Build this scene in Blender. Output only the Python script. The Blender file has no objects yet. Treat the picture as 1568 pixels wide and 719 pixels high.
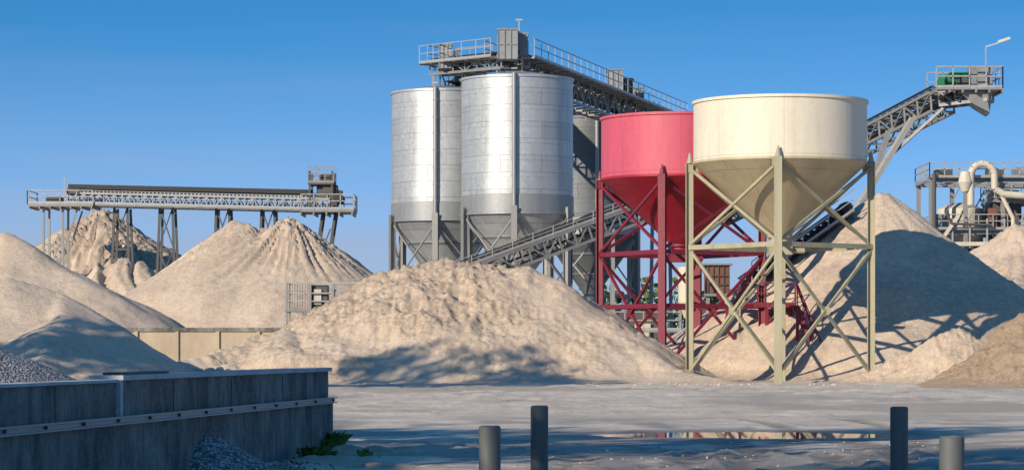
import bpy, math, random
import numpy as np
from mathutils import Vector, Matrix
random.seed(7)
R=math.radians
scene=bpy.context.scene
coll=scene.collection

# ---------------------------------------------------------------- materials
def nt(name):
    m=bpy.data.materials.new(name); m.use_nodes=True
    t=m.node_tree; b=t.nodes['Principled BSDF']
    return m,t,b
def N(t,typ,**k):
    n=t.nodes.new(typ)
    for a,v in k.items():
        if a in n.inputs.keys(): n.inputs[a].default_value=v
        else: setattr(n,a,v)
    return n
def mapped(t,scale=(1,1,1)):
    tc=N(t,'ShaderNodeTexCoord'); mp=N(t,'ShaderNodeMapping')
    mp.inputs['Scale'].default_value=scale
    t.links.new(tc.outputs['Object'],mp.inputs['Vector']); return mp.outputs['Vector']
def noise(t,scale,detail=6,rough=.6,stretch=(1,1,1)):
    n=N(t,'ShaderNodeTexNoise'); n.inputs['Scale'].default_value=scale
    n.inputs['Detail'].default_value=detail; n.inputs['Roughness'].default_value=rough
    t.links.new(mapped(t,stretch),n.inputs['Vector']); return n.outputs['Fac']
def ramp(t,fac,stops):
    r=N(t,'ShaderNodeValToRGB'); cr=r.color_ramp
    while len(cr.elements)<len(stops): cr.elements.new(.5)
    for e,(p,c) in zip(cr.elements,stops):
        e.position=p; e.color=(c,c,c,1) if isinstance(c,(int,float)) else (*c,1)
    t.links.new(fac,r.inputs['Fac']); return r.outputs['Color']
def mix(t,fac,a,b,mode='MIX'):
    m=N(t,'ShaderNodeMix'); m.data_type='RGBA'; m.blend_type=mode
    for sock,v in ((m.inputs[0],fac),(m.inputs[6],a),(m.inputs[7],b)):
        if isinstance(v,bpy.types.NodeSocket): t.links.new(v,sock)
        elif isinstance(v,(int,float)): sock.default_value=v
        else: sock.default_value=(*v,1)
    return m.outputs[2]
def mul(t,a,v):
    m=N(t,'ShaderNodeMath',operation='MULTIPLY'); t.links.new(a,m.inputs[0])
    if isinstance(v,(int,float)): m.inputs[1].default_value=v
    else: t.links.new(v,m.inputs[1])
    return m.outputs[0]
def bump(t,b,h,strength=.5,dist=.05):
    n=N(t,'ShaderNodeBump'); n.inputs['Strength'].default_value=strength; n.inputs['Distance'].default_value=dist
    t.links.new(h,n.inputs['Height']); t.links.new(n.outputs['Normal'],b.inputs['Normal'])

def sand_mat(name,c1,c2,c3,bs=.6,grain=.5,dist=.32):
    m,t,b=nt(name)
    a=noise(t,.28,5,.6); f=noise(t,2.2,8,.78); g=noise(t,8,6,.85)
    c=mix(t,ramp(t,a,[(.38,0),(.62,1)]),c1,c2)
    c=mix(t,ramp(t,f,[(.46,0),(.66,.75)]),c,c3)
    rz=N(t,'ShaderNodeAttribute',attribute_name='rough')
    c=mix(t,mul(t,rz.outputs['Fac'],ramp(t,noise(t,3.2,7,.8),[(.40,0.1),(.56,.9)])),c,tuple(v*.66 for v in c3))
    c=mix(t,ramp(t,g,[(.36,grain),(.47,0)]),c,tuple(v*.5 for v in c3))
    c=mix(t,ramp(t,g,[(.55,0),(.66,grain)]),c,tuple(min(.86,v*1.18) for v in c1))
    b.inputs['Roughness'].default_value=.95
    t.links.new(c,b.inputs['Base Color'])
    h=mix(t,.45,noise(t,1.6,10,.78),noise(t,6,7,.85))
    bump(t,b,h,bs,dist)
    return m
M={}
M['sand']=sand_mat('pale_sand',(.79,.635,.485),(.71,.56,.42),(.56,.43,.315))
M['sand_far']=sand_mat('washed_sand',(.76,.61,.465),(.68,.535,.405),(.51,.39,.285),.6)
M['sand_brown']=sand_mat('brown_sand',(.74,.55,.37),(.66,.485,.32),(.52,.37,.24),.9,.5,.4)
def gravel_mat():
    m,t,b=nt('grey_gravel')
    v=N(t,'ShaderNodeTexVoronoi'); v.inputs['Scale'].default_value=22; t.links.new(mapped(t),v.inputs['Vector'])
    sp=N(t,'ShaderNodeSeparateColor'); t.links.new(v.outputs['Color'],sp.inputs[0])
    c=ramp(t,sp.outputs[0],[(0,(.16,.165,.17)),(.5,(.36,.36,.36)),(1,(.62,.61,.60))])
    c=mix(t,ramp(t,v.outputs['Distance'],[(.4,0),(.8,.8)]),c,(.05,.05,.05))
    t.links.new(c,b.inputs['Base Color']); b.inputs['Roughness'].default_value=.9
    bump(t,b,v.outputs['Distance'],1,-.05); return m
M['gravel']=gravel_mat()

def steel(name,col,metal=.55,rough=.42,streak=.35,panels=None):
    m,t,b=nt(name)
    s=noise(t,1.3,5,.6,(1,1,.12)); n=noise(t,5,4,.6)
    c=mix(t,ramp(t,s,[(.45,0),(.75,streak)]),col,tuple(v*.5 for v in col))
    s2=noise(t,4.5,6,.7,(1,1,.07)); c=mix(t,ramp(t,s2,[(.56,0),(.70,streak*.6)]),c,tuple(v*q for v,q in zip(col,(.62,.52,.42))))
    c=mix(t,ramp(t,n,[(.4,0),(.7,.25)]),c,tuple(min(1,v*1.25) for v in col))
    if panels:
        tc=N(t,'ShaderNodeTexCoord'); sp=N(t,'ShaderNodeSeparateXYZ'); t.links.new(tc.outputs['Object'],sp.inputs[0])
        at=N(t,'ShaderNodeMath',operation='ARCTAN2'); t.links.new(sp.outputs['Y'],at.inputs[0]); t.links.new(sp.outputs['X'],at.inputs[1])
        mu=mul(t,at.outputs[0],3.2)
        cb=N(t,'ShaderNodeCombineXYZ'); t.links.new(mu,cb.inputs[0]); t.links.new(sp.outputs['Z'],cb.inputs[1])
        br=N(t,'ShaderNodeTexBrick'); t.links.new(cb.outputs[0],br.inputs['Vector'])
        br.inputs['Scale'].default_value=1; br.inputs['Brick Width'].default_value=panels[0]; br.inputs['Row Height'].default_value=panels[1]
        br.inputs['Mortar Size'].default_value=.022; br.inputs['Mortar Smooth'].default_value=.6
        br.inputs['Color1'].default_value=(1,1,1,1); br.inputs['Color2'].default_value=(panels[2],)*3+(1,); br.inputs['Mortar'].default_value=(panels[3],)*3+(1,)
        c=mix(t,1.0,c,br.outputs['Color'],'MULTIPLY')
        bump(t,b,br.outputs['Fac'],.3,-.02)
    t.links.new(c,b.inputs['Base Color'])
    b.inputs['Metallic'].default_value=metal; 
    t.links.new(ramp(t,n,[(.3,rough-.06),(.7,rough+.14)]),b.inputs['Roughness'])
    return m
M['galv']=steel('galvanised_plate',(.54,.555,.56),.5,.44,.5,(2.4,.95,.86,.58))
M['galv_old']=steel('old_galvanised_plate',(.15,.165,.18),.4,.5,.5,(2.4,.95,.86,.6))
M['galv_dark']=steel('weathered_plate',(.32,.33,.335),.45,.5,.5)
M['frame']=steel('galvanised_frame',(.29,.29,.28),.35,.55,.4)
M['frame_dk']=steel('dark_frame',(.11,.105,.10),.3,.6,.4)
M['rail']=steel('railing_steel',(.40,.40,.39),.3,.5,.2)
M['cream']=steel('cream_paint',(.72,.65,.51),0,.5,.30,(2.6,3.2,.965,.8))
M['cream_cone']=steel('dusty_shaded_cream_paint',(.52,.435,.28),0,.5,.4,(1.9,9,.95,.75))  # tan cone: dusty paint, plus shade of its down-facing side in the colour
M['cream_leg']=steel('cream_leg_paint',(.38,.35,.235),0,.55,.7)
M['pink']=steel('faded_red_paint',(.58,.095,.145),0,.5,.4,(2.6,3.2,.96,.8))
M['red']=steel('shaded_red_paint',(.38,.013,.033),0,.45,.4,(1.9,9,.93,.75))  # cone's deeper red is partly underside shade mixed into the paint colour
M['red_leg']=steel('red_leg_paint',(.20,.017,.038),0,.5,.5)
M['green']=steel('green_paint',(.025,.20,.08),0,.4,.2)
M['offwhite']=steel('off_white_paint',(.60,.54,.43),0,.5,.4)
M['rust']=steel('rusty_red_brown',(.20,.085,.06),0,.7,.5)
M['belt']=steel('rubber_belt',(.05,.047,.045),0,.8,.2)
M['bollard']=steel('bollard_steel',(.12,.13,.13),.2,.6,.8)

def concrete(name,c1,c2,c3,streak=.9,bs=.3,sz=.5):
    m,t,b=nt(name)
    s=noise(t,1.1,8,.72,(1,1,sz)); n=noise(t,.9,6,.6); g=noise(t,18,5,.6)
    c=mix(t,ramp(t,n,[(.35,0),(.65,1)]),c1,c2)
    c=mix(t,ramp(t,s,[(.40,0),(.60,streak)]),c,c3)
    s2=noise(t,7,5,.6,(1,1,.06))
    c=mix(t,ramp(t,s2,[(.54,0),(.68,streak*.6)]),c,c3)
    c=mix(t,ramp(t,g,[(.5,0),(.8,.4)]),c,tuple(v*1.5 for v in c1))
    t.links.new(c,b.inputs['Base Color']); b.inputs['Roughness'].default_value=.9
    bump(t,b,g,bs,.01); return m
M['conc_dark']=concrete('stained_concrete',(.32,.305,.28),(.19,.18,.165),(.055,.052,.048),.9)
M['conc_tan']=concrete('tan_concrete',(.52,.43,.31),(.46,.38,.275),(.31,.25,.19),.5)  # plain tan concrete for the retaining wall and hopper footings
M['conc_cap']=concrete('concrete_cap',(.62,.63,.62),(.48,.485,.48),(.25,.25,.25),.4)

def leaf(name,c1,c2):
    m,t,b=nt(name)
    c=mix(t,ramp(t,noise(t,.8,4),[(.35,0),(.65,1)]),c1,c2); t.links.new(c,b.inputs['Base Color'])
    b.inputs['Roughness'].default_value=.6; return m
M['leaf']=leaf('foliage',(.045,.085,.02),(.10,.15,.035))
M['weed']=leaf('weed_leaves',(.09,.20,.04),(.17,.30,.06))
M['bark']=concrete('bark',(.10,.075,.05),(.06,.045,.03),(.03,.02,.015))

# ---------------------------------------------------------------- mesh builder
class MB:
    def __init__(s): s.v=[];s.f=[];s.m=[];s.mats=[]
    def mi(s,k):
        if k not in s.mats: s.mats.append(k)
        return s.mats.index(k)
    def add(s,vs,fs,k):
        o=len(s.v); s.v+= [tuple(v) for v in vs]; i=s.mi(k)
        for f in fs: s.f.append(tuple(a+o for a in f)); s.m.append(i)
    def beam(s,p1,p2,w,h,k,roll=None):
        p1=Vector(p1);p2=Vector(p2);u=(p2-p1).normalized()
        z=Vector((0,0,1)) if abs(u.z)<.95 else Vector((0,1,0))
        if roll is not None and abs(u.z)>=.95: z=Vector((math.sin(roll),math.cos(roll),0))
        sd=u.cross(z).normalized(); up=sd.cross(u)
        vs=[]
        for p in (p1,p2):
            for a,b in ((-1,-1),(1,-1),(1,1),(-1,1)): vs.append(p+sd*a*w/2+up*b*h/2)
        s.add(vs,[(3,2,1,0),(4,5,6,7),(0,1,5,4),(1,2,6,5),(2,3,7,6),(3,0,4,7)],k)
    def box(s,x0,x1,y0,y1,z0,z1,k):
        s.beam(((x0+x1)/2,y0,(z0+z1)/2),((x0+x1)/2,y1,(z0+z1)/2),abs(x1-x0),abs(z1-z0),k)
    def hbeam(s,p1,p2,w,k,roll=0.):
        p1=Vector(p1);p2=Vector(p2)
        t=w*.11
        n=Vector((math.sin(roll),math.cos(roll),0))
        s.beam(p1+n*(w/2-t/2),p2+n*(w/2-t/2),w,t,k,roll); s.beam(p1-n*(w/2-t/2),p2-n*(w/2-t/2),w,t,k,roll)
        s.beam(p1,p2,t,w-2*t,k,roll)
    def cyl(s,p1,p2,r1,r2,k,n=16,caps=True):
        p1=Vector(p1);p2=Vector(p2);u=(p2-p1).normalized()
        z=Vector((0,0,1)) if abs(u.z)<.95 else Vector((0,1,0))
        a=u.cross(z).normalized(); b=a.cross(u)
        vs=[];fs=[]
        for p,r in ((p1,r1),(p2,r2)):
            for i in range(n):
                t=2*math.pi*i/n; vs.append(p+a*math.cos(t)*r+b*math.sin(t)*r)
        for i in range(n): j=(i+1)%n; fs.append((i,i+n,j+n,j))
        if caps: fs.append(tuple(range(n))); fs.append(tuple(reversed(range(n,2*n))))
        s.add(vs,fs,k)
    def lathe(s,c,prof,k,n=96):
        vs=[];fs=[]
        for r,z in prof:
            for i in range(n):
                t=2*math.pi*i/n; vs.append((c[0]+r*math.cos(t),c[1]+r*math.sin(t),z))
        for q in range(len(prof)-1):
            for i in range(n):
                j=(i+1)%n; fs.append((q*n+i,q*n+j,(q+1)*n+j,(q+1)*n+i))
        s.add(vs,fs,k)
    def tube(s,pts,r,k,n=12):
        for a,b in zip(pts[:-1],pts[1:]): s.cyl(a,b,r,r,k,n)
    def rail(s,p1,p2,k='rail',h=1.05,sp=1.3,t=.05):
        p1=Vector(p1);p2=Vector(p2);L=(p2-p1).length;n=max(1,round(L/sp));Z=Vector((0,0,1))
        for i in range(n+1):
            p=p1.lerp(p2,i/n); s.beam(p,p+Z*h,t,t,k)
        for f in (h,h*.55): s.beam(p1+Z*f,p2+Z*f,t,t,k)
        s.beam(p1+Z*.08,p2+Z*.08,.02,.14,k)
    def truss(s,p1,p2,w,h,n,k='frame',walk=1,bd=.09,belt=True,rk='rail'):
        p1=Vector(p1);p2=Vector(p2);u=(p2-p1).normalized()
        sd=u.cross(Vector((0,0,1))).normalized(); up=sd.cross(u); L=(p2-p1).length
        for a in (-1,1):
            for q in (0,-h): s.beam(p1+sd*a*w/2+up*q,p2+sd*a*w/2+up*q,bd*1.4,bd*1.6,k)
            for i in range(n+1):
                p=p1.lerp(p2,i/n)+sd*a*w/2; s.beam(p-up*h,p,bd*.9,bd*.9,k)
                if i<n:
                    q=p1.lerp(p2,(i+1)/n)+sd*a*w/2
                    if i%2: s.beam(p-up*h,q,bd*.75,bd*.75,k)
                    else: s.beam(p,q-up*h,bd*.75,bd*.75,k)
        for i in range(n+1):
            p=p1.lerp(p2,i/n); s.beam(p-sd*w/2-up*h,p+sd*w/2-up*h,bd,bd,k); s.beam(p-sd*w/2-up*.1,p+sd*w/2-up*.1,bd,bd,k)
        if belt:
            s.beam(p1+up*.28,p2+up*.28,w*.6,.05,'belt'); s.beam(p1-up*h*.55,p2-up*h*.55,w*.6,.04,'belt')
            for a in (-1,1):
                s.beam(p1+up*.34+sd*a*w*.38,p2+up*.34+sd*a*w*.38,.16,.05,'belt')
            m=n*2
            for i in range(m+1):
                p=p1.lerp(p2,i/m); s.beam(p-sd*w*.42+up*.12,p+sd*w*.42+up*.12,.07,.22,k)
        if walk:
            for a in ((-1,1) if walk==2 else (walk,)):
                o=sd*a*(w/2+.4); s.beam(p1+o,p2+o,.72,.05,k)
                for i in range(n+1):
                    p=p1.lerp(p2,i/n); s.beam(p+sd*a*w/2-up*.05,p+sd*a*(w/2+.75)-up*.05,.06,.06,k)
                s.rail(p1+sd*a*(w/2+.74),p2+sd*a*(w/2+.74),rk,1.05,1.5,.045)
    def obj(s,name,loc=(0,0,0),parent=None,sharp=35):
        me=bpy.data.meshes.new(name); me.from_pydata(s.v,[],s.f)
        for k in s.mats: me.materials.append(M[k])
        me.polygons.foreach_set('material_index',s.m)
        me.polygons.foreach_set('use_smooth',[True]*len(s.f)); me.set_sharp_from_angle(angle=R(sharp)); me.update()
        o=bpy.data.objects.new(name,me); o.location=loc; coll.objects.link(o)
        if parent: o.parent=parent
        return o

# ---------------------------------------------------------------- numpy noise
def vn(x,y,seed=0):
    xi=np.floor(x);yi=np.floor(y);fx=x-xi;fy=y-yi;fx=fx*fx*(3-2*fx);fy=fy*fy*(3-2*fy)
    def h(i,j):
        q=np.sin(i*127.1+j*311.7+seed*74.7)*43758.5453; return q-np.floor(q)
    return (h(xi,yi)*(1-fx)+h(xi+1,yi)*fx)*(1-fy)+(h(xi,yi+1)*(1-fx)+h(xi+1,yi+1)*fx)*fy
def fbm(x,y,seed=0,o=4,g=.5):
    a=1;t=0;s=0
    for i in range(o): t=t+a*vn(x*2**i+i*17.3,y*2**i-i*9.1,seed+i); s+=a; a*=g
    return t/s-.5
def ridged(x,y,seed=0,o=4,g=.55):
    a=1;t=0;s=0
    for i in range(o): t=t+a*(1-np.abs(2*vn(x*2**i+i*7.3,y*2**i-i*5.1,seed+i)-1)); s+=a; a*=g
    return t/s-.5
def smooth(a,b,x): t=np.clip((x-a)/(b-a),0,1); return t*t*(3-2*t)

def grid_obj(name,X,Y,Z,mat,keep=None,attrs=None):
    ny,nx=X.shape
    v=np.stack([X.ravel(),Y.ravel(),Z.ravel()],1)
    idx=np.arange(nx*ny).reshape(ny,nx)
    q=np.stack([idx[:-1,:-1],idx[:-1,1:],idx[1:,1:],idx[1:,:-1]],-1).reshape(-1,4)
    used=np.arange(nx*ny)
    if keep is not None:
        q=q[keep.ravel()[q].any(1)]
        used=np.unique(q); re=-np.ones(nx*ny,int); re[used]=np.arange(len(used)); q=re[q]; v=v[used]
    me=bpy.data.meshes.new(name); me.from_pydata(v.tolist(),[],q.tolist())
    me.materials.append(mat); me.polygons.foreach_set('use_smooth',[True]*len(me.polygons))
    if attrs:
        for k,a in attrs.items():
            at=me.attributes.new(k,'FLOAT','POINT'); at.data.foreach_set('value',a.ravel()[used].astype(np.float32))
    me.update(); o=bpy.data.objects.new(name,me); coll.objects.link(o); return o

def pile(name,ridges,slope,mat,res=.16,seed=1,lump=.3,rill=0.,round_=.35,foot=.35,warp=1.0,rfreq=16,clod=.25,rills_to=.25,zbias=0.,cz=.7,zcut=None):
    pts=[]
    for r in ridges:
        for a,b in zip(r[:-1],r[1:]):
            a=np.array(a,float);b=np.array(b,float);L=np.linalg.norm((b-a)[:2]);n=max(2,int(L/.5))
            for i in range(n): pts.append(a+(b-a)*i/n)
        pts.append(np.array(r[-1],float))
    P=np.array(pts); rad=P[:,2]/slope+3
    x0,x1=(P[:,0]-rad).min(),(P[:,0]+rad).max(); y0,y1=(P[:,1]-rad).min(),(P[:,1]+rad).max()
    X,Y=np.meshgrid(np.arange(x0,x1,res),np.arange(y0,y1,res))
    wx=X+warp*fbm(X*.22,Y*.22,seed+5,3)*1.6; wy=Y+warp*fbm(X*.22,Y*.22,seed+9,3)*1.6
    H=np.full(X.shape,-9.)
    for p in P:
        d=np.sqrt((wx-p[0])**2+(wy-p[1])**2+round_**2)-round_
        H=np.maximum(H,p[2]-slope*d)
    H=np.where(H<foot*2,foot*2*np.exp(np.clip((H-foot*2)/(foot*2),-6,0))-foot*.25,H)
    top=P[:,2].max()
    mask=smooth(.0,1.2,H)
    Z=H+mask*lump*(fbm(X*.4,Y*.4,seed,2)*1.5)
    zone=smooth(-.03,.07,fbm(X*.26+4,Y*.26,seed+40,4)+zbias)
    if zcut is not None:   # freshly tipped, cloddy sand on the upper / left part only
        zone=np.maximum(zone*.45,smooth(zcut[0]+1.5,zcut[0]-1.5,X+2*fbm(X*.5,Y*.5,seed+70,3))*smooth(zcut[1],zcut[1]+1.2,H+1.2*fbm(X*.6,Y*.6,seed+71,3)))
    m2=smooth(.0,.5,H)
    Z=Z+m2*clod*(zone*.95+.06)*(ridged(X*.9,Y*.9,seed+50,6,.78))*1.1
    if rill:
        c=P[P[:,2].argmax()]
        ang=np.arctan2(Y-c[1],X-c[0])*rfreq/6.283*3; dd=np.hypot(X-c[0],Y-c[1])
        rr=np.abs(fbm(ang*1.0+fbm(X*.5,Y*.5,seed,2),dd*.12,seed+11,3))*2
        Z=Z-rill*rr*smooth(rills_to,rills_to+.35,H/top)*mask
    Z=Z+mask*.05*fbm(X*4,Y*4,seed+20,2)
    return grid_obj(name,X,Y,Z,mat,keep=(Z>-.12),attrs={'rough':np.clip(zone*cz,0,1)})

# ---------------------------------------------------------------- ground
xs=np.concatenate([np.linspace(-1500,-60,16)[:-1],np.arange(-60,-12,1.2),np.arange(-12,22,.12),np.arange(22,60,1.2),np.linspace(60,1500,16)])
ys=np.concatenate([np.linspace(-1500,0,14)[:-1],np.arange(0,32,1.2),np.arange(32,62,.11),np.arange(62,125,.3),np.arange(125,260,3),np.linspace(260,2500,14)])
X,Y=np.meshgrid(xs,ys)
near=smooth(31,34,Y)*(1-smooth(118,130,Y))*smooth(-30,-12,X)*(1-smooth(21,40,X))
Z=near*(.022*(fbm(X*.35,Y*.35,3,4)+.5)+.014*fbm(X*2.5,Y*2.5,8,3)+.20*smooth(60,95,Y)*(fbm(X*.12,Y*.22,30,4)+.3)+.13*smooth(60,80,Y)*fbm(X*1.2,Y*.5,35,4,.65))
track=np.zeros(X.shape)
def addtrack(d,w,along,amp=.02,f=7.):
    global Z,track
    m=np.exp(-(d/w)**4); tread=(np.sin(along*f+np.abs(d)*7)>0)*1.
    track=np.maximum(track,m*(.45+.55*tread)); Z-=near*amp*m*(.6+.4*tread); Z+=near*amp*.8*np.exp(-((np.abs(d)-w*1.35)/(w*.35))**2)
# wheel ruts in the damp foreground: arcs of turning loaders
for cx,cy,rr in ((-22,40,25.6),(-22,40,27.7),(-40,52,45.4),(-40,52,47.5),(-10,36,11.0),(-10,36,13.1),(30,44,24.2),(30,44,26.3),(14,36,11.6),(14,36,9.5)):
    D=np.hypot(X-cx,Y-cy)-rr; A=np.arctan2(Y-cy,X-cx)*rr
    D=np.where((Y<45.2)|(rr>44),D,9); D=np.where(Y<58,D,9); addtrack(D,.26,A,.03)
for off,sl,sd in ((84,.10,1),(90,.02,2),(96,-.06,3),(77,.15,4),(101,.03,5),(68,-.2,6),(62,.1,3)):
    D=Y-(off+sl*X+1.8*np.sin(X*.13+sd)); gap=smooth(-.12,.05,fbm(X*.18,Y*.05,80+sd,2))
    D=np.where(gap>.3,D,9); addtrack(np.where(np.abs(D)<4,D,9),1.1,X,.07,5.)
px=(X-4.35)/2.9; py=(Y-47.3)/2.0
pf=np.sqrt(px**2+py**2)+.55*fbm(X*.9,Y*.5,41,3)
flat=1-smooth(1.15,1.9,np.sqrt(px**2+((Y-46)/3.8)**2))
Z=Z*(1-.8*flat)
Z-=.05*(1-smooth(.80,1.0,pf))
wet=1-smooth(.95,2.0,pf+.6*fbm(X*.5,Y*.5,52,3))
damp=smooth(-.05,.07,fbm(X*.45,Y*.22,60,5,.6)+.10*(1-smooth(38,58,Y))-.04)
wet=np.maximum(wet,damp*(1-smooth(52,64,Y))*.8)
band=smooth(.0,.10,fbm(X*.10,Y*.075,90,5,.62))*smooth(50,62,Y)
gm,t,b=nt('dusty_yard')
at1=N(t,'ShaderNodeAttribute',attribute_name='wet'); at2=N(t,'ShaderNodeAttribute',attribute_name='track'); at3=N(t,'ShaderNodeAttribute',attribute_name='band')
c=mix(t,ramp(t,noise(t,.35,6,.65),[(.38,0),(.62,1)]),(.84,.72,.585),(.74,.625,.505))
c=mix(t,mul(t,at3.outputs['Fac'],.75),c,(.45,.375,.30))
c=mix(t,ramp(t,noise(t,.7,8,.75,(.5,.3,1)),[(.46,0),(.60,.6)]),c,(.46,.39,.32))
c=mix(t,ramp(t,noise(t,4,6,.78),[(.47,0),(.66,.6)]),c,(.42,.36,.30))
c=mix(t,mul(t,at1.outputs['Fac'],.85),c,(.22,.205,.185))
c=mix(t,mul(t,at2.outputs['Fac'],.8),c,(.14,.128,.11))
t.links.new(c,b.inputs['Base Color'])
t.links.new(ramp(t,at1.outputs['Fac'],[(0,.93),(.6,.8),(1,.45)]),b.inputs['Roughness'])
bump(t,b,mix(t,.5,noise(t,3,8,.75),noise(t,16,5,.75)),.7,.10)
grid_obj('ground',X,Y,Z,gm,attrs={'wet':wet,'track':track,'band':band})

wm,t,b=nt('still_water'); b.inputs['Base Color'].default_value=(.05,.05,.045,1); b.inputs['Roughness'].default_value=.02
b.inputs['IOR'].default_value=1.33
bump(t,b,noise(t,2.5,3),.012,.01)
M['water']=wm
mb=MB(); mb.add([(.6,44.2,-.009),(8.3,44.2,-.009),(8.3,50.6,-.009),(.6,50.6,-.009)],[(0,1,2,3)],'water'); mb.obj('puddle')

# ---------------------------------------------------------------- sand piles
pile('sand_pile',[[(-15.2,110,.9),(-12.7,112,1.4),(-10.1,114,2.1),(-9.1,115,2.7),(-7.65,116,3.7),(-6.5,116,4.3),(-5.3,116,4.75),(-2.7,116,5.25),(.3,116,5.1),(1.0,115.8,4.5),(1.9,115.5,3.75),(3.3,114,2.75),(5.07,112,1.7),(6.4,110.5,.9),(8.3,109.5,.3)],
 [(-2,113,3.4),(-1,111,2.0)],[(-7,113,2.7),(-6,110.5,1.2)],[(2.2,113.5,3.1),(3.0,111.3,1.6)],[(-9.6,113,2.2),(-8.6,110.5,1.2)]],.58,M['sand'],.085,1,.5,0,.2,clod=.95,zbias=.0,cz=.85,zcut=(.0,1.5))
pile('sand_pile',[[(-15.5,145,8.5),(-14.8,145,8.45),(-14,145.5,8.1),(-13.2,145,8.3),(-12.3,145,8.75)]],.71,M['sand_far'],.12,21,.2,.9,.4,rfreq=34,warp=.5,clod=.15,rills_to=.5,cz=.35)
pile('sand_pile',[[(-27.7,175,10.9),(-27.2,175,10.7)],[(-24.2,160,7.1),(-23.2,160,7.0)]],.68,M['sand_far'],.16,31,.3,1.3,.4,rfreq=36,warp=.6,clod=.25,rills_to=.2,cz=.6,zbias=.1)
pile('sand_pile',[[(-29,134,6.8),(-25.9,135,7.5),(-24.4,134,6.7),(-21,132,4.6)],[(-29,130,5.2),(-27,129,5.5)]],.62,M['sand'],.15,44,.3,0,.3,clod=.10,cz=.3)
pile('sand_pile',[[(-24,104,3.9),(-20.6,105,4.4),(-18.6,105,3.9),(-17.5,104.5,3.2),(-16.0,104,2.0),(-14.4,104,1.15)],[(-18.6,105,3.9),(-18.2,101,2.3),(-17.8,98.5,1)],[(-13.5,104,.8),(-11,106,.7)]],.62,M['sand'],.11,55,.4,0,.2,clod=.3,cz=.4)
pile('sand_pile',[[(18.0,128,9.25),(18.9,128,7.95),(20.35,128.5,7.1),(22.3,129,5.85),(24.2,129,4.5),(27,129,3.2)],[(10.5,123,2.7),(13.2,124,4.4)],[(8,121,1.3),(10.5,121,2.2)]],.72,M['sand_far'],.12,66,.3,.25,.25,warp=.55,clod=.25,cz=.5)
pile('sand_pile',[[(14.6,109,.5),(16.4,108.5,1.2),(17.6,108,1.75),(18.4,108,2.1),(19,110,1.9)]],.75,M['sand'],.08,77,.45,0,.15,clod=.6,zbias=.1,cz=.5)
pile('sand_pile',[[(18.6,103.5,1.7),(19.3,104,2.2),(20.4,104,2.8),(23,104,3.4),(27,105,3.4)]],.75,M['sand_brown'],.08,88,.5,0,.25,clod=.6,zbias=.1,cz=.3)
pile('sand_pile',[[(32.8,170,9.6),(34,170,9.3)]],.68,M['sand_far'],.18,99,.25,.5,.3)
pile('gravel_pile',[[(-11.5,46,2.3),(-10.6,46,2.1)]],.50,M['gravel'],.07,12,.12,0,.3,clod=.1)
pile('gravel_pile',[[(-3.95,32.4,.50),(-3.70,32.5,.44)]],.55,M['gravel'],.035,14,.08,0,.08,foot=.06,warp=.15,clod=.10)
pile('earth_mound',[[(-2.5,38.5,.16),(-1.7,38.9,.12)],[(-2.6,36,.1),(-2.2,35.5,.12)],[(-1.9,34.6,.08),(-1.2,34.5,.06)]],.3,M['sand'],.05,15,.14,0,.08,foot=.04,warp=.5,clod=.12,zbias=.1)

def stones(name,n,region,smin,smax,mat,seed):
    rnd=random.Random(seed); mb=MB()
    for i in range(n):
        x,y=region(rnd); s=smin+(smax-smin)*rnd.random()**3; vs=[]
        for dx,dy,dz in ((1,0,0),(0,1,0),(-1,0,0),(0,-1,0),(0,0,1),(0,0,-1),(.7,.7,.3),(-.7,.6,.4)):
            vs.append((x+dx*s*rnd.uniform(.6,1.1),y+dy*s*rnd.uniform(.6,1.1),.02+s*.3+dz*s*rnd.uniform(.5,.9)))
        mb.add(vs,[(0,6,4),(6,1,4),(1,7,4),(7,2,4),(2,3,4),(3,0,4),(1,0,5),(2,1,5),(3,2,5),(0,3,5),(0,1,6),(1,2,7)],mat)
    mb.obj(name,sharp=20)
stones('loose_stones',420,lambda r:(r.uniform(-3,9),34+9*r.random()**1.5),.008,.028,'sand',1)
stones('loose_clods',420,lambda r:(r.uniform(-8,20),107.2-abs(r.gauss(0,2.0))),.03,.13,'sand',2)
stones('loose_gravel',500,lambda r:(-3.2+abs(r.gauss(0,.4)),r.uniform(31,40)),.010,.035,'gravel',3)

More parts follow.
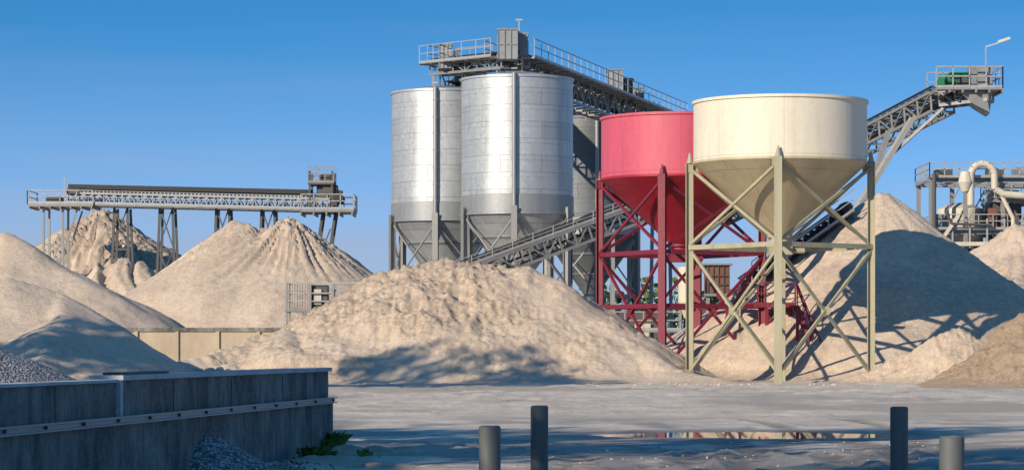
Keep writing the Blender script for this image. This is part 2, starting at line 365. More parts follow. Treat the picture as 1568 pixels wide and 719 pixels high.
# ---------------------------------------------------------------- hoppers
def hopper(rot,Rr,top,ring,beamz,paint,cone,leg,lower=None):
    mb=MB(); out=6.15
    mb.lathe((0,0),[(Rr-.06,top-.9),(Rr-.06,top+.02),(Rr+.07,top+.02),(Rr+.07,top-.10),(Rr,top-.10),(Rr,ring+.08)],paint)
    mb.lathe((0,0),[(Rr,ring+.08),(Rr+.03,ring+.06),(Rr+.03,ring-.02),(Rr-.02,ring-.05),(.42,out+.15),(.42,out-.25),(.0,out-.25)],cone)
    mb.lathe((0,0),[(Rr-.07,top-.8),(0,top-.3)],'sand')
    mb.lathe((0,0),[(.55,out+.22),(.55,out+.1),(.3,out+.1)],leg,32)
    mb.box(-.5,.5,-.35,.35,out-.62,out-.27,leg); mb.cyl((.5,0,out-.45),(1.05,0,out-.45),.12,.12,leg)
    rl=Rr-.08; legs=[]
    for i in range(4):
        a=rot+i*math.pi/2; legs.append((rl*math.sin(a),-rl*math.cos(a),a))
    k=(Rr+.17)/rl
    for (x,y,a) in legs:
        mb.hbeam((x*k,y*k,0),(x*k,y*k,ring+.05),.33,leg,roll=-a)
        mb.cyl((x*k,y*k,ring+.05),(x*k,y*k,ring+.5),.14,.03,leg,8)
        mb.box(x*k-.32,x*k+.32,y*k-.32,y*k+.32,.0,.08,leg)
        mb.box(x*k-.55,x*k+.55,y*k-.55,y*k+.55,-.3,-.003,'conc_tan')
        mb.beam((x*k*.97,y*k*.97,ring-.35),(x*k*.97,y*k*.97,ring+.02),.5,.06,leg)
    L=[(x*k,y*k) for x,y,a in legs]
    for i in range(4):
        a=L[i];b_=L[(i+1)%4]
        mb.beam((*a,beamz),(*b_,beamz),.16,.2,leg)
        for z0,z1 in ((beamz+.1,ring-.2),(.5,beamz-.15)):
            mb.beam((*a,z0),(*b_,z1),.10,.12,leg); 
            ax=(a[0]*.985,a[1]*.985);bx=(b_[0]*.985,b_[1]*.985)
            mb.beam((*ax,z1),(*bx,z0),.10,.12,leg)
        mx,my=(a[0]+b_[0])/2,(a[1]+b_[1])/2
        mb.beam((mx,my,(beamz+.35)/2-.17),(mx,my,(beamz+.35)/2+.17),.36,.06,leg)
        if lower: mb.beam((*a,lower),(*b_,lower),.18,.2,leg)
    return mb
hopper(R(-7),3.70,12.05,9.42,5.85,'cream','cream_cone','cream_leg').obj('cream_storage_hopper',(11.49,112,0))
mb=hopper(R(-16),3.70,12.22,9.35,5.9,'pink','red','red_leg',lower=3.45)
mb.box(2.6,5.2,-1.4,-.2,3.4,3.48,'red_leg'); mb.rail((2.6,-1.4,3.48),(5.2,-1.4,3.48),'red_leg',1.05,.9,.06); 
for a in (-.35,.35):
    mb.beam((5.1,-2.9+a,3.4),(6.3,-3.9+a,0.05),.08,.2,'red_leg'); mb.beam((5.1,-2.9+a,4.4),(6.4,-3.9+a,1.0),.06,.06,'red_leg')
    for i in range(5):
        q=i/4; mb.beam((5.1+1.2*q,-2.9-q+a,3.4-3.3*q),(5.1+1.25*q,-2.9-q+a,4.4-3.35*q),.05,.05,'red_leg')
for i in range(15):
    q=(i+.5)/15; mb.box(5.0+1.2*q,5.25+1.2*q,-3.25-q,-2.55-q,3.4-3.35*q-.02,3.4-3.35*q+.02,'red_leg')
mb.box(4.3,5.2,-3.3,-1.45,3.4,3.47,'red_leg')
for sx,sy in ((3.9,-1.4),(5.0,-1.4),(5.0,-.2),(5.1,-3.3),(4.3,-3.3)):
    mb.beam((sx,sy,0),(sx,sy,3.4),.14,.14,'red_leg')
mb.beam((3.9,-1.4,.4),(5.0,-1.4,3.2),.08,.08,'red_leg'); mb.beam((3.9,-1.4,3.2),(5.0,-1.4,.4),.08,.08,'red_leg')
mb.obj('red_storage_hopper',(7.87,122,0))

# ---------------------------------------------------------------- steel silos
def silo(loc,pipe_ang,body):
    mb=MB(); Rr=3.2; top=16.85; bot=9.2
    mb.lathe((0,0),[(0,top+.55),(.5,top+.5),(Rr-.03,top+.05),(Rr+.07,top+.05),(Rr+.07,top-.08),(Rr,top-.08),(Rr,bot+1.0)],body)
    nr=7
    for i in range(1,nr):
        z=bot+1+ (top-bot-1)*i/nr
        mb.lathe((0,0),[(Rr+.002,z+.02),(Rr+.015,z+.018),(Rr+.015,z-.018),(Rr+.002,z-.02)],body)
    mb.lathe((0,0),[(Rr+.0,bot+1.0),(Rr+.05,bot+.98),(Rr+.05,bot),(Rr+.10,bot-.02),(Rr+.10,bot-.14),(Rr-.02,bot-.16)],'galv_dark')
    mb.lathe((0,0),[(Rr-.02,bot-.1),(.45,bot-4.1),(.45,bot-4.6),(0,bot-4.6)],body)
    for q in (.33,.66):
        r=Rr*(1-q)+.45*q; z=bot-.1-4*q; mb.lathe((0,0),[(r+.02,z+.06),(r+.07,z+.03),(r+.0,z-.06)],'galv_dark')
    for i in range(6):
        a=pipe_ang+i*math.pi/3; x=math.sin(a)*(Rr+.16);y=-math.cos(a)*(Rr+.16)
        mb.hbeam((x,y,0),(x,y,bot+.3),.34,'frame',roll=-a)
        a2=a+math.pi/3; x2=math.sin(a2)*(Rr+.16);y2=-math.cos(a2)*(Rr+.16)
        mb.beam((x,y,5),(x2,y2,5),.14,.18,'frame')
        mb.beam((x,y,5.1),(x2,y2,bot-.3),.08,.08,'frame'); mb.beam((x*.985,y*.985,bot-.3),(x2*.985,y2*.985,5.1),.08,.08,'frame')
        mb.beam((x,y,.3),(x2,y2,4.9),.09,.09,'frame')
    x=math.sin(pipe_ang)*(Rr+.17);y=-math.cos(pipe_ang)*(Rr+.17)
    mb.cyl((x,y,bot+.3),(x,y,top+.1),.13,.13,'galv_dark',14)
    for i in range(8): 
        z=bot+1+i; mb.beam((x*.95,y*.95,z),(x,y,z),.34,.08,'galv_dark')
    mb.obj('steel_silo',loc)
silo((.30,150,0),R(-3),'galv')
silo((-4.07,158,0),R(-8),'galv')
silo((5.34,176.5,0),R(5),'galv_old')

# ---------------------------------------------------------------- conveyors
mb=MB()
mb.truss((-4.45,156.6,18.45),(-.15,150,18.15),1.1,.6,6,'frame',2)
mb.rail((-5.05,156.1,18.5),(-4.1,157.6,18.5),'rail')
mb.truss((-.15,150,18.15),(11.2,188.5,18.0),1.5,1.5,26,'frame',2,.10)
mb.truss((-3.67,156,18.1),(7.6,194,17.6),1.3,1.2,24,'frame_dk',0,.10)
def housing(cx,cy,z0,w,d,h,k='galv_dark'):
    mb.box(cx-w/2,cx+w/2,cy-d/2,cy+d/2,z0,z0+h,k)
    mb.box(cx-w/2-.07,cx+w/2+.07,cy-d/2-.07,cy+d/2+.07,z0+h,z0+h+.07,'frame')
    for i in range(4):
        x=cx-w/2+w*i/3; mb.beam((x,cy-d/2-.03,z0),(x,cy-d/2-.03,z0+h),.06,.06,'frame')
    mb.beam((cx-w/2,cy-d/2-.03,z0+h*.5),(cx+w/2,cy-d/2-.03,z0+h*.5),.05,.05,'frame')
housing(-.25,149.6,17.95,1.1,1.8,1.65)
housing(.6,150.6,18.2,.55,1.4,1.3,'frame')
housing(-3.95,154.6,18.0,.7,1.0,1.35)
housing(-3.3,154.2,18.1,.35,.8,.9,'frame')
housing(6.8,173.3,17.9,1.0,2.0,1.9)
housing(7.7,175,17.9,.8,1.8,1.5,'frame_dk')
housing(8.5,178,18.0,.8,1.5,1.1,'frame')
mb.beam((.4,149.8,19.5),(.4,149.8,20.3),.06,.06,'rail'); mb.beam((.2,149.8,20.3),(.6,149.8,20.3),.1,.1,'rail')
for (x,y) in ((-4.07,158),(.3,150.8),(5.5,170),(7.2,176),(10.6,186)):
    for a in (-.7,.7): mb.beam((x+a,y,16.2),(x+a,y,18),.16,.16,'frame')
    mb.beam((x-.7,y,16.6),(x+.7,y,17.9),.08,.08,'frame')
for a in (-.8,.8): mb.beam((10.6+a,186,0),(10.6+a*.6,186,17),.25,.25,'frame')
mb.obj('overhead_conveyor_gallery')

mb=MB()
mb.truss((-4.15,133,4.95),(8.4,138,9.7),1.3,.85,16,'frame',0,.085)
mb.rail((-4.15,132.3,4.95),(8.4,137.3,9.7),'rail',.5,1.2,.04)
for q in (.35,.75):
    x,y,z=-4.15+12.55*q,133+5*q,4.95+4.75*q
    for a in (-.6,.6): mb.beam((x,y+a*1.8,0),(x,y+a,z-.8),.18,.18,'frame')
    mb.beam((x,y-1,.6),(x,y+.7,z-1),.09,.09,'frame')
mb.obj('inclined_belt_conveyor')

mb=MB()
mb.truss((11.2,126,4.6),(16.2,127,8.1),1.1,.7,8,'frame_dk',1,.09)
mb.cyl((16.2,126.3,8.3),(16.2,127.7,8.3),.3,.3,'belt'); mb.beam((13,126,0),(13,126.4,5.6),.2,.2,'frame')
mb.obj('inclined_belt_conveyor')

mb=MB()
mb.truss((13,165,10.3),(22.3,135.6,14.75),1.3,1.0,20,'frame',-1,.10)
mb.truss((22.3,135.6,14.75),(24.6,134.6,14.95),1.3,.7,3,'frame',0,.1)
X0,X1,Y0,Y1=21.7,25.1,133.6,136.6
mb.box(X0,X1,Y0,Y0+.8,14.72,14.8,'frame'); mb.box(X0,X1,Y1-.8,Y1,14.72,14.8,'frame'); mb.box(X1-.6,X1-.01,Y0+.8,Y1-.8,14.72,14.79,'frame')
mb.rail((X0,Y0,14.8),(X1,Y0,14.8),'rail',1.1,.8,.06); mb.rail((X0,Y1,14.8),(X1,Y1,14.8),'rail',1.1,.8,.06); mb.rail((X1,Y0,14.8),(X1,Y1,14.8),'rail',1.1,.9,.06)
mb.box(23.6,24.7,134.3,135.6,14.85,16.0,'galv_dark'); mb.box(23.9,24.4,134.1,134.3,14.9,15.7,'frame')
mb.cyl((22.0,134.6,15.35),(23.4,134.6,15.35),.24,.24,'green'); mb.box(22.5,23.5,134.2,134.9,15.4,15.68,'green'); mb.box(21.9,22.3,134.3,134.9,15.05,15.3,'green')
mb.cyl((23.2,134.2,15.1),(23.2,135.8,15.1),.33,.33,'frame_dk')
mb.add([(23.0,134.1,14.75),(24.7,134.1,14.75),(24.7,135.8,14.75),(23.0,135.8,14.75),(23.9,134.4,13.9),(24.55,134.4,13.5),(24.55,135.5,13.5),(23.9,135.5,13.9)],
       [(0,1,5,4),(1,2,6,5),(2,3,7,6),(3,0,4,7),(4,5,6,7)],'galv_dark')
mb.add([(22.9,134.0,14.7),(24.3,134.0,14.7),(24.5,134.0,13.6),(23.7,134.0,14.0)],[(0,1,2,3)],'frame')
for i in range(6):
    x=X0+i*(X1-X0)/5; mb.beam((x,Y0,14.65),(x,Y1,14.65),.1,.14,'frame')
for a in (-.6,.6):
    mb.beam((21.0,136.6+a,13.6),(15.5,137.5+a*2,4.5),.2,.22,'frame'); mb.beam((20.0,138.6+a,13.1),(17.4,138.5+a*2,4.5),.16,.16,'frame')
for z in (7,9.2,11.4):
    q=(13.6-z)/9.1; mb.beam((21-5.5*q,136,z),(21-5.5*q,137.3,z),.1,.1,'frame')
mb.beam((22.3,135,13.9),(19.6,136.5,11.4),.14,.14,'frame')
mb.beam((24.3,134.0,15.8),(24.3,134.0,16.95),.06,.06,'rail'); mb.beam((24.3,134,16.95),(25.0,133.8,17.15),.05,.05,'rail')
mb.add([(24.9,133.7,17.1),(25.5,133.6,17.3),(25.5,134.0,17.3),(24.9,134.0,17.1),(24.9,133.7,17.25),(25.45,133.6,17.42),(25.45,134.0,17.42),(24.9,134.0,17.25)],
       [(3,2,1,0),(4,5,6,7),(0,1,5,4),(1,2,6,5),(2,3,7,6),(3,0,4,7)],'offwhite')
mb.obj('stockpile_conveyor')

# long elevated conveyor at left
mb=MB()
mb.truss((-27.9,165,11.25),(-11.5,165,10.85),1.4,.75,34,'rail',0,.08)
mb.beam((-27.9,164.2,11.65),(-12.5,164.2,11.3),.05,.28,'belt')
mb.beam((-27.9,163.75,10.5),(-12.5,163.75,10.12),.7,.06,'frame')
mb.rail((-27.9,163.4,10.53),(-12.5,163.4,10.15),'rail',.85,1.2,.035)
def trestle(x,z,w=.4,spread=.75):
    for yy,o in ((164.3,-.5),(165.7,.5)):
        mb.beam((x-w,yy,z),(x-spread,yy+o,0),.15,.15,'frame_dk'); mb.beam((x+w,yy,z),(x+spread,yy+o,0),.15,.15,'frame_dk')
        n=4
        for i in range(n):
            a=i/n;c_=(i+1)/n; wa=w+(spread-w)*a; wc=w+(spread-w)*c_
            if o<0:
                mb.beam((x-wa,yy+o*a,z*(1-a)),(x+wc,yy+o*c_,z*(1-c_)),.08,.08,'frame_dk')
                mb.beam((x+wa,yy+o*a,z*(1-a)),(x-wc,yy+o*c_,z*(1-c_)),.08,.08,'frame_dk')
            mb.beam((x-wc,yy+o*c_,z*(1-c_)),(x+wc,yy+o*c_,z*(1-c_)),.08,.08,'frame_dk')
for x in (-24.6,-21.75,-18.2,-15.35): trestle(x,10.3)
for s_ in (-.3,.5):
    for yy in (164.2,165.8): mb.beam((-11.6+s_,yy,10),(-13.1+s_,yy,0),.16,.16,'frame_dk')
mb.beam((-11.4,164.2,9),(-12.6,164.2,6),.08,.08,'frame_dk')
for x in (-29.4,-28.2): 
    for yy in (164.0,166.0): mb.beam((x,yy,0),(x,yy,10.3),.13,.13,'frame')
for yy in (164.0,166.0): mb.beam((-28.9+1.6,yy,10.2),(-29.4,yy,4),.1,.1,'frame')
for z0 in (5,8): mb.beam((-29.4,164,z0),(-28.2,164,z0),.1,.1,'frame'); mb.beam((-29.4,164,z0-2.5),(-28.2,164,z0+.5),.08,.08,'frame')
mb.box(-30.3,-26.2,163.3,166.7,10.35,10.5,'frame'); mb.rail((-30.3,163.3,10.5),(-26.2,163.3,10.5),'rail',.85,1,.05); mb.rail((-30.3,166.7,10.5),(-26.2,166.7,10.5),'rail',.85,1,.05); mb.rail((-30.3,163.3,10.5),(-30.3,166.7,10.5),'rail',.85)
mb.box(-29.3,-28.4,164.3,165.6,10.5,11.0,'frame_dk'); mb.beam((-28.1,164,10.5),(-28.1,164,12.2),.05,.05,'rail'); mb.box(-28.0,-27.2,164.2,165.8,11.2,11.5,'frame_dk')
for i in range(7): mb.beam((-30.2+.65*i,163.3,10.3),(-30.2+.65*i,166.7,10.3),.08,.14,'frame')
mb.box(-13.2,-9.9,163.2,166.8,10.0,10.15,'frame'); mb.rail((-13.2,163.2,10.15),(-9.9,163.2,10.15),'rail',.95,.8,.06); mb.rail((-13.2,166.8,10.15),(-9.9,166.8,10.15),'rail',.95,.8,.06); mb.rail((-9.9,163.2,10.15),(-9.9,166.8,10.15),'rail',.95)
for i in range(5): mb.beam((-13.2+.8*i,163.2,9.9),(-13.2+.8*i,166.8,9.9),.1,.15,'frame')
for x in (-12.7,-11.3):
    for yy in (164,166): mb.beam((x,yy,10),(x,yy,12.6),.12,.12,'frame_dk')
mb.box(-12.8,-11.2,163.9,166.1,11.75,11.85,'frame_dk'); mb.rail((-12.8,163.9,11.85),(-11.2,163.9,11.85),'frame',1.0,.5,.05); mb.rail((-12.8,166.1,11.85),(-11.2,166.1,11.85),'frame',1.0,.5,.05)
mb.box(-12.3,-11.6,164.4,165.6,10.9,11.7,'frame_dk'); mb.box(-11.9,-11.0,164.2,165.4,11.2,11.74,'frame_dk')
mb.box(-12.1,-11.4,164.3,165.3,11.86,12.4,'frame_dk'); mb.cyl((-10.9,164.0,10.9),(-10.9,166,10.9),.3,.3,'belt')
mb.add([(-11.7,164.3,11.6),(-10.7,164.3,11.4),(-10.7,165.6,11.4),(-11.7,165.6,11.6),(-11.4,164.5,10.5),(-11.0,164.5,10.4),(-11.0,165.4,10.4),(-11.4,165.4,10.5)],[(0,1,5,4),(1,2,6,5),(2,3,7,6),(3,0,4,7),(3,2,1,0)],'frame_dk')
mb.obj('elevated_belt_conveyor')

# ---------------------------------------------------------------- processing plant at right
mb=MB()
for x in (31.6,34.2,37,40,43,46):
    for y in (197,203): mb.hbeam((x,y,0),(x,y,14.2),.3,'frame')
for z,x0 in ((14.1,31.4),(10.2,31.8),(12.6,36.5)):
    for y in (197,203): mb.beam((x0,y,z),(46,y,z),.2,.3,'frame')
    for i in range(8): 
        x=x0+(46-x0)*i/7; mb.beam((x,197,z),(x,203,z),.15,.2,'frame')
    mb.box(x0,46,196.4,197.6,z+.16,z+.22,'frame'); mb.rail((x0,196.4,z+.22),(46,196.4,z+.22),'rail',1.1,1.1,.07)
    mb.rail((x0,203.4,z+.22),(46,203.4,z+.22),'rail',1.1,1.1,.07)
    mb.rail((x0,196.4,z+.22),(x0,203.4,z+.22),'rail',1.1,1.1,.07)
mb.lathe((34.3,200),[(0,12.6),(.9,12.5),(1.7,12.1),(1.75,11.9),(1.75,9.6),(.6,7.8),(0,7.8)],'offwhite',40)
mb.lathe((37.6,200),[(0,13.6),(1.2,13.5),(1.2,10.2),(.4,9),(0,9)],'frame',32)
mb.lathe((41,200),[(0,13.2),(1.4,13.1),(1.4,10.2),(.4,9),(0,9)],'offwhite',32)
arc=[(34.4,195.9,12.2),(34.4,195.9,14.4)]+[(35.3-.9*math.cos(a),195.9,14.4+.9*math.sin(a)) for a in np.linspace(.2,math.pi-.2,7)]+[(36.2,195.9,13.4),(36.9,195.9,13.0),(46,195.9,12.3)]
mb.tube(arc,.27,'offwhite'); mb.cyl((34.0,195.9,13.9),(34.0,195.9,14.7),.55,.35,'offwhite'); mb.cyl((34.0,195.9,13.2),(34.0,195.9,13.9),.3,.55,'offwhite')
mb.box(32.2,33.4,198,199.6,14.3,15.0,'frame_dk'); mb.box(36.2,37.4,198.5,200,14.3,15.1,'frame_dk'); mb.box(38.4,39.8,198,201,14.3,15.2,'galv_dark')
mb.cyl((31.7,196.2,8),(31.7,196.2,14.6),.16,.16,'frame_dk',10)
mb.box(32,40,198.3,202,8.2,9.5,'frame_dk'); mb.box(40.5,45,198.3,202,8.2,12,'galv_dark'); mb.box(36.2,38.6,197.9,201,10.4,12.4,'frame_dk')
mb.box(32.0,32.9,197.4,198.4,10.4,11.6,'galv_dark'); mb.box(35.9,36.5,196.6,197.2,10.45,12.0,'rust')
for i in range(5): mb.beam((32+i*2,197,10.3),(34+i*2,197,14),.09,.09,'frame')
for i in range(6): mb.beam((31.8+i*1.3,196.3,9.0),(31.8+i*1.3,196.3,11.2),.12,.12,'rail')
mb.beam((31.5,196.2,9.3),(40,196.2,9.3),.12,.3,'offwhite'); mb.beam((31.5,196.1,8.5),(33.5,196.1,11.4),.2,.25,'offwhite')
mb.tube([(36.6,196,13.2),(37.6,196,11.2),(37.6,196,8)],.16,'offwhite'); mb.tube([(32.5,196,11.8),(33,196,10.8),(36,196,10.7)],.1,'frame_dk')
mb.obj('processing_plant')

mb=MB()
mb.box(11.1,12.3,148,151,4.6,6.2,'rust')
for i in range(5): mb.beam((11.1+.3*i,147.95,4.6),(11.1+.3*i,147.95,6.2),.06,.05,'frame_dk')
for z in (5.1,5.6): mb.beam((11.1,147.9,z),(12.3,147.9,z),.05,.05,'frame_dk')
mb.box(10.9,12.5,147.8,151.2,6.2,6.3,'frame'); mb.box(10.9,12.5,147.8,151.2,4.45,4.59,'frame')
for x in (11.1,12.3): mb.beam((x,148.1,0),(x,148.1,4.44),.2,.2,'frame')
mb.cyl((9.9,148,4.1),(9.9,148,6.1),.5,.5,'offwhite',24); mb.cyl((9.9,148,3.2),(9.9,148,4.1),.15,.5,'offwhite',24)
mb.beam((9.5,148,0),(9.5,148,4.2),.14,.14,'frame'); mb.beam((10.3,148,0),(10.3,148,4.2),.14,.14,'frame')
mb.box(6.2,8.8,149,152,1.2,3.6,'frame_dk'); mb.box(7,7.9,148.8,149,1.9,2.9,'offwhite')
mb.box(3.2,9.5,147,148.2,2.4,2.5,'frame'); mb.rail((3.2,147,2.5),(9.5,147,2.5),'rail',1.05,1.0,.06)
for x in (3.4,5.2,7,9.2): mb.beam((x,147.2,0),(x,147.2,2.4),.16,.16,'frame')
mb.box(2.5,9,153,157,0,2.4,'frame_dk'); mb.box(12.9,15,150,153,0,3.4,'galv_dark')
mb.box(10.4,12.6,151.5,154,0,4.3,'frame_dk')
mb.obj('screening_machine')

mb=MB()
x0,x1,y0,y1,z0,z1=-11.2,-8.9,130,131.6,3.45,4.75
mb.box(x0-.1,x1+.1,y0-.1,y1+.1,z0-.12,z0,'frame')
for x in (x0,(x0+x1)/2,x1):
    for y in (y0,y1): mb.beam((x,y,0),(x,y,z1),.1,.1,'frame')
for z in (z0+.4,z0+.8,z1):
    mb.beam((x0,y0,z),(x1,y0,z),.06,.06,'rail'); mb.beam((x0,y1,z),(x1,y1,z),.06,.06,'rail'); mb.beam((x0,y0,z),(x0,y1,z),.06,.06,'rail')
for i in range(9): mb.beam((x0+i*.13,y0,z0),(x0+i*.13,y0,z1),.025,.025,'frame_dk')
mb.box(-10.0,-9.2,y0+.2,y1-.3,z0,z1-.1,'frame_dk'); mb.box(-9.9,-9.5,y0+.12,y0+.2,z0+.25,z1-.3,'offwhite')
mb.beam((x1,y0,z1),(x1+1.6,y0,z1+.05),.08,.08,'rail'); mb.box(x1+.1,x1+1.3,y0,y1,z0+.2,z0+.9,'galv_dark')
mb.beam((x1+1.2,y0+.2,0),(x1+1.2,y0+.2,z0+.2),.1,.1,'frame')
mb.obj('equipment_cage')

# ---------------------------------------------------------------- walls
mb=MB()
mb.box(-20,-10,125,125.5,-.1,2.32,'conc_tan'); mb.box(-20.1,-9.9,124.9,125.6,2.33,2.5,'conc_dark')
for i in range(6): mb.box(-20+i*1.95,-19.85+i*1.95,124.9,124.995,-.1,2.32,'conc_tan')
mb.obj('retaining_wall')

A=Vector((-5.9,18.05,0)); B=Vector((-2.74,40,0)); u=(B-A).normalized(); nrm=Vector((u.y,-u.x,0))
mb=MB()
def wb(s0,s1,o0,o1,z0,z1,k):
    c0=A+u*s0+nrm*(o0+o1)/2; c1=A+u*s1+nrm*(o0+o1)/2; zc=(z0+z1)/2
    mb.beam((c0.x,c0.y,zc),(c1.x,c1.y,zc),abs(o1-o0),z1-z0,k)
L=(B-A).length; S=11.1
wb(0,L,-.32,0,-.1,.80,'conc_dark')
wb(0,S-.05,-.36,-.07,.803,1.20,'conc_dark'); wb(S+.05,L-.02,-.36,-.07,.803,1.22,'conc_dark')
wb(S-.05,S+.05,-.34,-.02,.803,1.23,'conc_cap')
wb(0,S-.05,-.40,-.04,1.203,1.235,'conc_cap'); wb(S+.06,L+.03,-.42,-.02,1.223,1.28,'conc_cap')
wb(S+.2,S+2.2,-.3,-.1,1.283,1.31,'frame_dk')
wb(0,L,.003,.02,.74,.83,'rail'); wb(0,L,.021,.07,.815,.83,'rail'); wb(0,L,.021,.07,.74,.755,'rail')
for i in range(18):
    s=.8+i*1.25
    if s<L: 
        c0=A+u*s+nrm*.02; mb.cyl((c0.x,c0.y,.785),(c0.x+nrm.x*.03,c0.y+nrm.y*.03,.785),.018,.018,'frame_dk',8)
for s in (6.5,8.9,13.4,16.2,19.1): wb(s-.012,s+.012,-.066,-.062,.81,1.19,'frame_dk')
mb.obj('concrete_bunker_wall')

def bollard(x,y,h,r):
    mb=MB(); n=28
    mb.lathe((0,0),[(r,-.2),(r,h-.012),(r-.012,h),(r-.02,h),(r-.022,h-.02),(0,h-.02)],'bollard',n)
    mb.lathe((0,0),[(r+.05,-.02),(r+.05,.02),(r,.03)],'conc_cap',n)
    mb.obj('steel_bollard',(x,y,0))
bollard(.233,22.2,1.10,.075); bollard(-.155,18.2,1.05,.076); bollard(3.29,22.2,1.09,.076); bollard(2.66,15.8,1.06,.076)

# ---------------------------------------------------------------- vegetation
def tree_mesh(seed,h,cr):
    rnd=random.Random(seed); mb=MB()
    pts=[Vector((0,0,0))]
    for i in range(5): pts.append(pts[-1]+Vector((rnd.uniform(-.25,.25),rnd.uniform(-.25,.25),h*.17)))
    for i in range(5): mb.cyl(pts[i],pts[i+1],.34*(1-i*.17),.34*(1-(i+1)*.17),'bark',8,False)
    cl=[]
    for i in range(20):
        a=rnd.uniform(0,6.28); z=rnd.uniform(.28,1); rr=cr*math.sin(min(1,max(.25,(1-z)*1.5))*1.5)*rnd.uniform(.4,1)
        e=Vector((math.cos(a)*rr,math.sin(a)*rr,h*z-1)); s=pts[min(5,max(1,int(z*5)))]
        m_=s.lerp(e,.5)+Vector((0,0,-.3)); mb.cyl(s,m_,.12,.08,'bark',5,False); mb.cyl(m_,e,.08,.03,'bark',5,False); cl.append((e,rnd.uniform(.9,1.8)))
    for e,r in cl:
        for j in range(120):
            d=Vector((rnd.gauss(0,1),rnd.gauss(0,1),rnd.gauss(0,.8))).normalized()*r*rnd.uniform(.3,1)**.6
            p=e+d; s=rnd.uniform(.15,.32)
            q=Vector((rnd.gauss(0,1),rnd.gauss(0,1),rnd.gauss(0,1))).normalized(); w=q.orthogonal().normalized(); v=q.cross(w)
            mb.add([p-w*s,p-v*s*.6,p+w*s,p+v*s*.6],[(0,1,2,3)],'leaf')
    return mb
proto=[]
for sd,h,cr in ((1,18,4.2),(2,16,3.6),(3,19.5,4.4)):
    o=tree_mesh(sd,h,cr).obj('broadleaf_tree'); proto.append(o.data); bpy.data.objects.remove(o)
def tree(x,y,k,s=1.,rot=0):
    o=bpy.data.objects.new('broadleaf_tree',proto[k]); o.location=(x,y,0); o.scale=(s,s,s); o.rotation_euler=(0,0,rot); coll.objects.link(o)
T=[(-33,74.5,2,1.05),(-28.5,75.5,0,1.12),(-39,75,1,1.12),(-24,76,1,1.08),(-50,70,1,.95),
   (-29,17,0,1),(-25.5,21,1,1),(-21,15,2,.95),(-17,19,0,.95),(-13.5,12,1,1.),(-24,9,0,1),(-17,6,2,.85),(-33,22,1,1.0),(-12,3,0,.8),(-30,7,2,.9),(-9,8,1,.95),(-37,15,2,.9),(-20,22,1,.85)]
for i,(x,y,k,s) in enumerate(T): tree(x,y,k,s,i*1.3)

mb=MB(); rnd=random.Random(5)
for i in range(46):
    cx=-20+i*1.45+rnd.uniform(-.6,.6); cy=258+rnd.uniform(-4,4); h=rnd.uniform(6.0,8.6)
    mb.cyl((cx,cy,0),(cx,cy,h*.7),.2,.08,'bark',6,False)
    for j in range(170):
        z=rnd.uniform(.12,1); r=1.9*math.sin(max(.2,(1.05-z))*2.2)*rnd.uniform(.4,1); a=rnd.uniform(0,6.28)
        p=Vector((cx+math.cos(a)*r,cy+math.sin(a)*r,h*z)); s=rnd.uniform(.2,.45)
        q=Vector((rnd.gauss(0,1),rnd.gauss(0,1),rnd.gauss(0,1))).normalized(); w=q.orthogonal().normalized(); v=q.cross(w)
        mb.add([p-w*s,p-v*s*.7,p+w*s,p+v*s*.7],[(0,1,2,3)],'leaf')
mb.obj('distant_tree_line')

def weed(x,y,h,n,seed):
    rnd=random.Random(seed); mb=MB()
    for i in range(n):
        a=rnd.uniform(0,6.28); l=h*rnd.uniform(.5,1); sp=rnd.uniform(.3,1.1)*l
        b0=Vector((rnd.uniform(-.1,.1),rnd.uniform(-.1,.1),0)); d=Vector((math.cos(a),math.sin(a),0)); w=d.cross(Vector((0,0,1)))*rnd.uniform(.012,.03)
        p1=b0+d*sp*.5+Vector((0,0,l*.75)); p2=b0+d*sp+Vector((0,0,l*rnd.uniform(.7,1)))
        mb.add([b0-w*.4,b0+w*.4,p1+w,p2,p1-w],[(0,1,2,3,4)],'weed')
    mb.obj('weed_plant',(x,y,.04))
weed(-2.75,36.6,.2,90,1); weed(-2.9,36.9,.17,60,4); weed(-2.6,36.8,.14,40,5); weed(-2.7,39.6,.32,70,2); weed(-2.8,39.2,.24,40,3); weed(-2.1,37.2,.12,25,6)

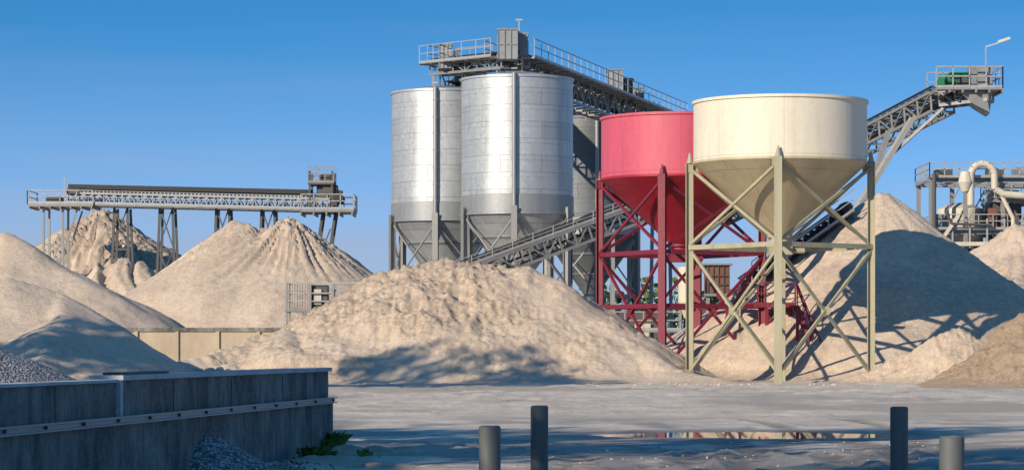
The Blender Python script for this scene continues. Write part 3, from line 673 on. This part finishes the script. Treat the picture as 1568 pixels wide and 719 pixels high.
# ---------------------------------------------------------------- sky, sun, camera
EL=R(22); AZ=R(220)
w=bpy.data.worlds.new('World'); scene.world=w; w.use_nodes=True; t=w.node_tree
bg=t.nodes['Background']; sk=N(t,'ShaderNodeTexSky'); sk.sky_type='NISHITA'; sk.sun_disc=False
sk.sun_elevation=EL; sk.sun_rotation=AZ; sk.air_density=1.0; sk.dust_density=.3; sk.ozone_density=3.5; sk.altitude=300
tc=N(t,'ShaderNodeTexCoord'); mp=N(t,'ShaderNodeMapping'); mp.inputs['Scale'].default_value=(1,1,4.6); mp.inputs['Location'].default_value=(0,0,.03)
nm=N(t,'ShaderNodeVectorMath',operation='NORMALIZE')
t.links.new(tc.outputs['Generated'],mp.inputs['Vector']); t.links.new(mp.outputs['Vector'],nm.inputs[0]); t.links.new(nm.outputs[0],sk.inputs['Vector'])
tint=mix(t,1.0,sk.outputs[0],(.52,1.42,1.68),'MULTIPLY')
sp=N(t,'ShaderNodeSeparateXYZ'); t.links.new(tc.outputs['Generated'],sp.inputs[0])
cn=N(t,'ShaderNodeTexNoise'); cn.inputs['Scale'].default_value=5; cn.inputs['Detail'].default_value=5
m2=N(t,'ShaderNodeMapping'); m2.inputs['Scale'].default_value=(1,1,14); t.links.new(tc.outputs['Generated'],m2.inputs['Vector']); t.links.new(m2.outputs['Vector'],cn.inputs['Vector'])
ad=N(t,'ShaderNodeMath',operation='MULTIPLY_ADD'); t.links.new(cn.outputs['Fac'],ad.inputs[0]); ad.inputs[1].default_value=.035; t.links.new(sp.outputs['Z'],ad.inputs[2])
hf=ramp(t,ad.outputs[0],[(.0,.9),(.055,.8),(.09,.32),(.14,0)])
tint=mix(t,hf,tint,(3.0,3.25,4.3))
t.links.new(tint,bg.inputs['Color']); bg.inputs['Strength'].default_value=.13
l=bpy.data.lights.new('sun','SUN'); l.energy=5.0; l.angle=R(.5); l.color=(1,.865,.69)
so=bpy.data.objects.new('sun',l); coll.objects.link(so)
d=Vector((.643*math.cos(EL),.766*math.cos(EL),-math.sin(EL)))
so.rotation_euler=d.to_track_quat('-Z','Y').to_euler()
cam=bpy.data.cameras.new('camera'); co=bpy.data.objects.new('camera',cam); coll.objects.link(co)
co.location=(0,0,1.6); co.rotation_euler=(R(90),0,0); cam.sensor_width=36; cam.lens=36*4000/1568; cam.shift_y=(530-359.5)/1568
cam.clip_end=6000; cam.clip_start=.1; scene.camera=co
scene.view_settings.view_transform='Standard'; scene.view_settings.look='None'; scene.view_settings.exposure=0
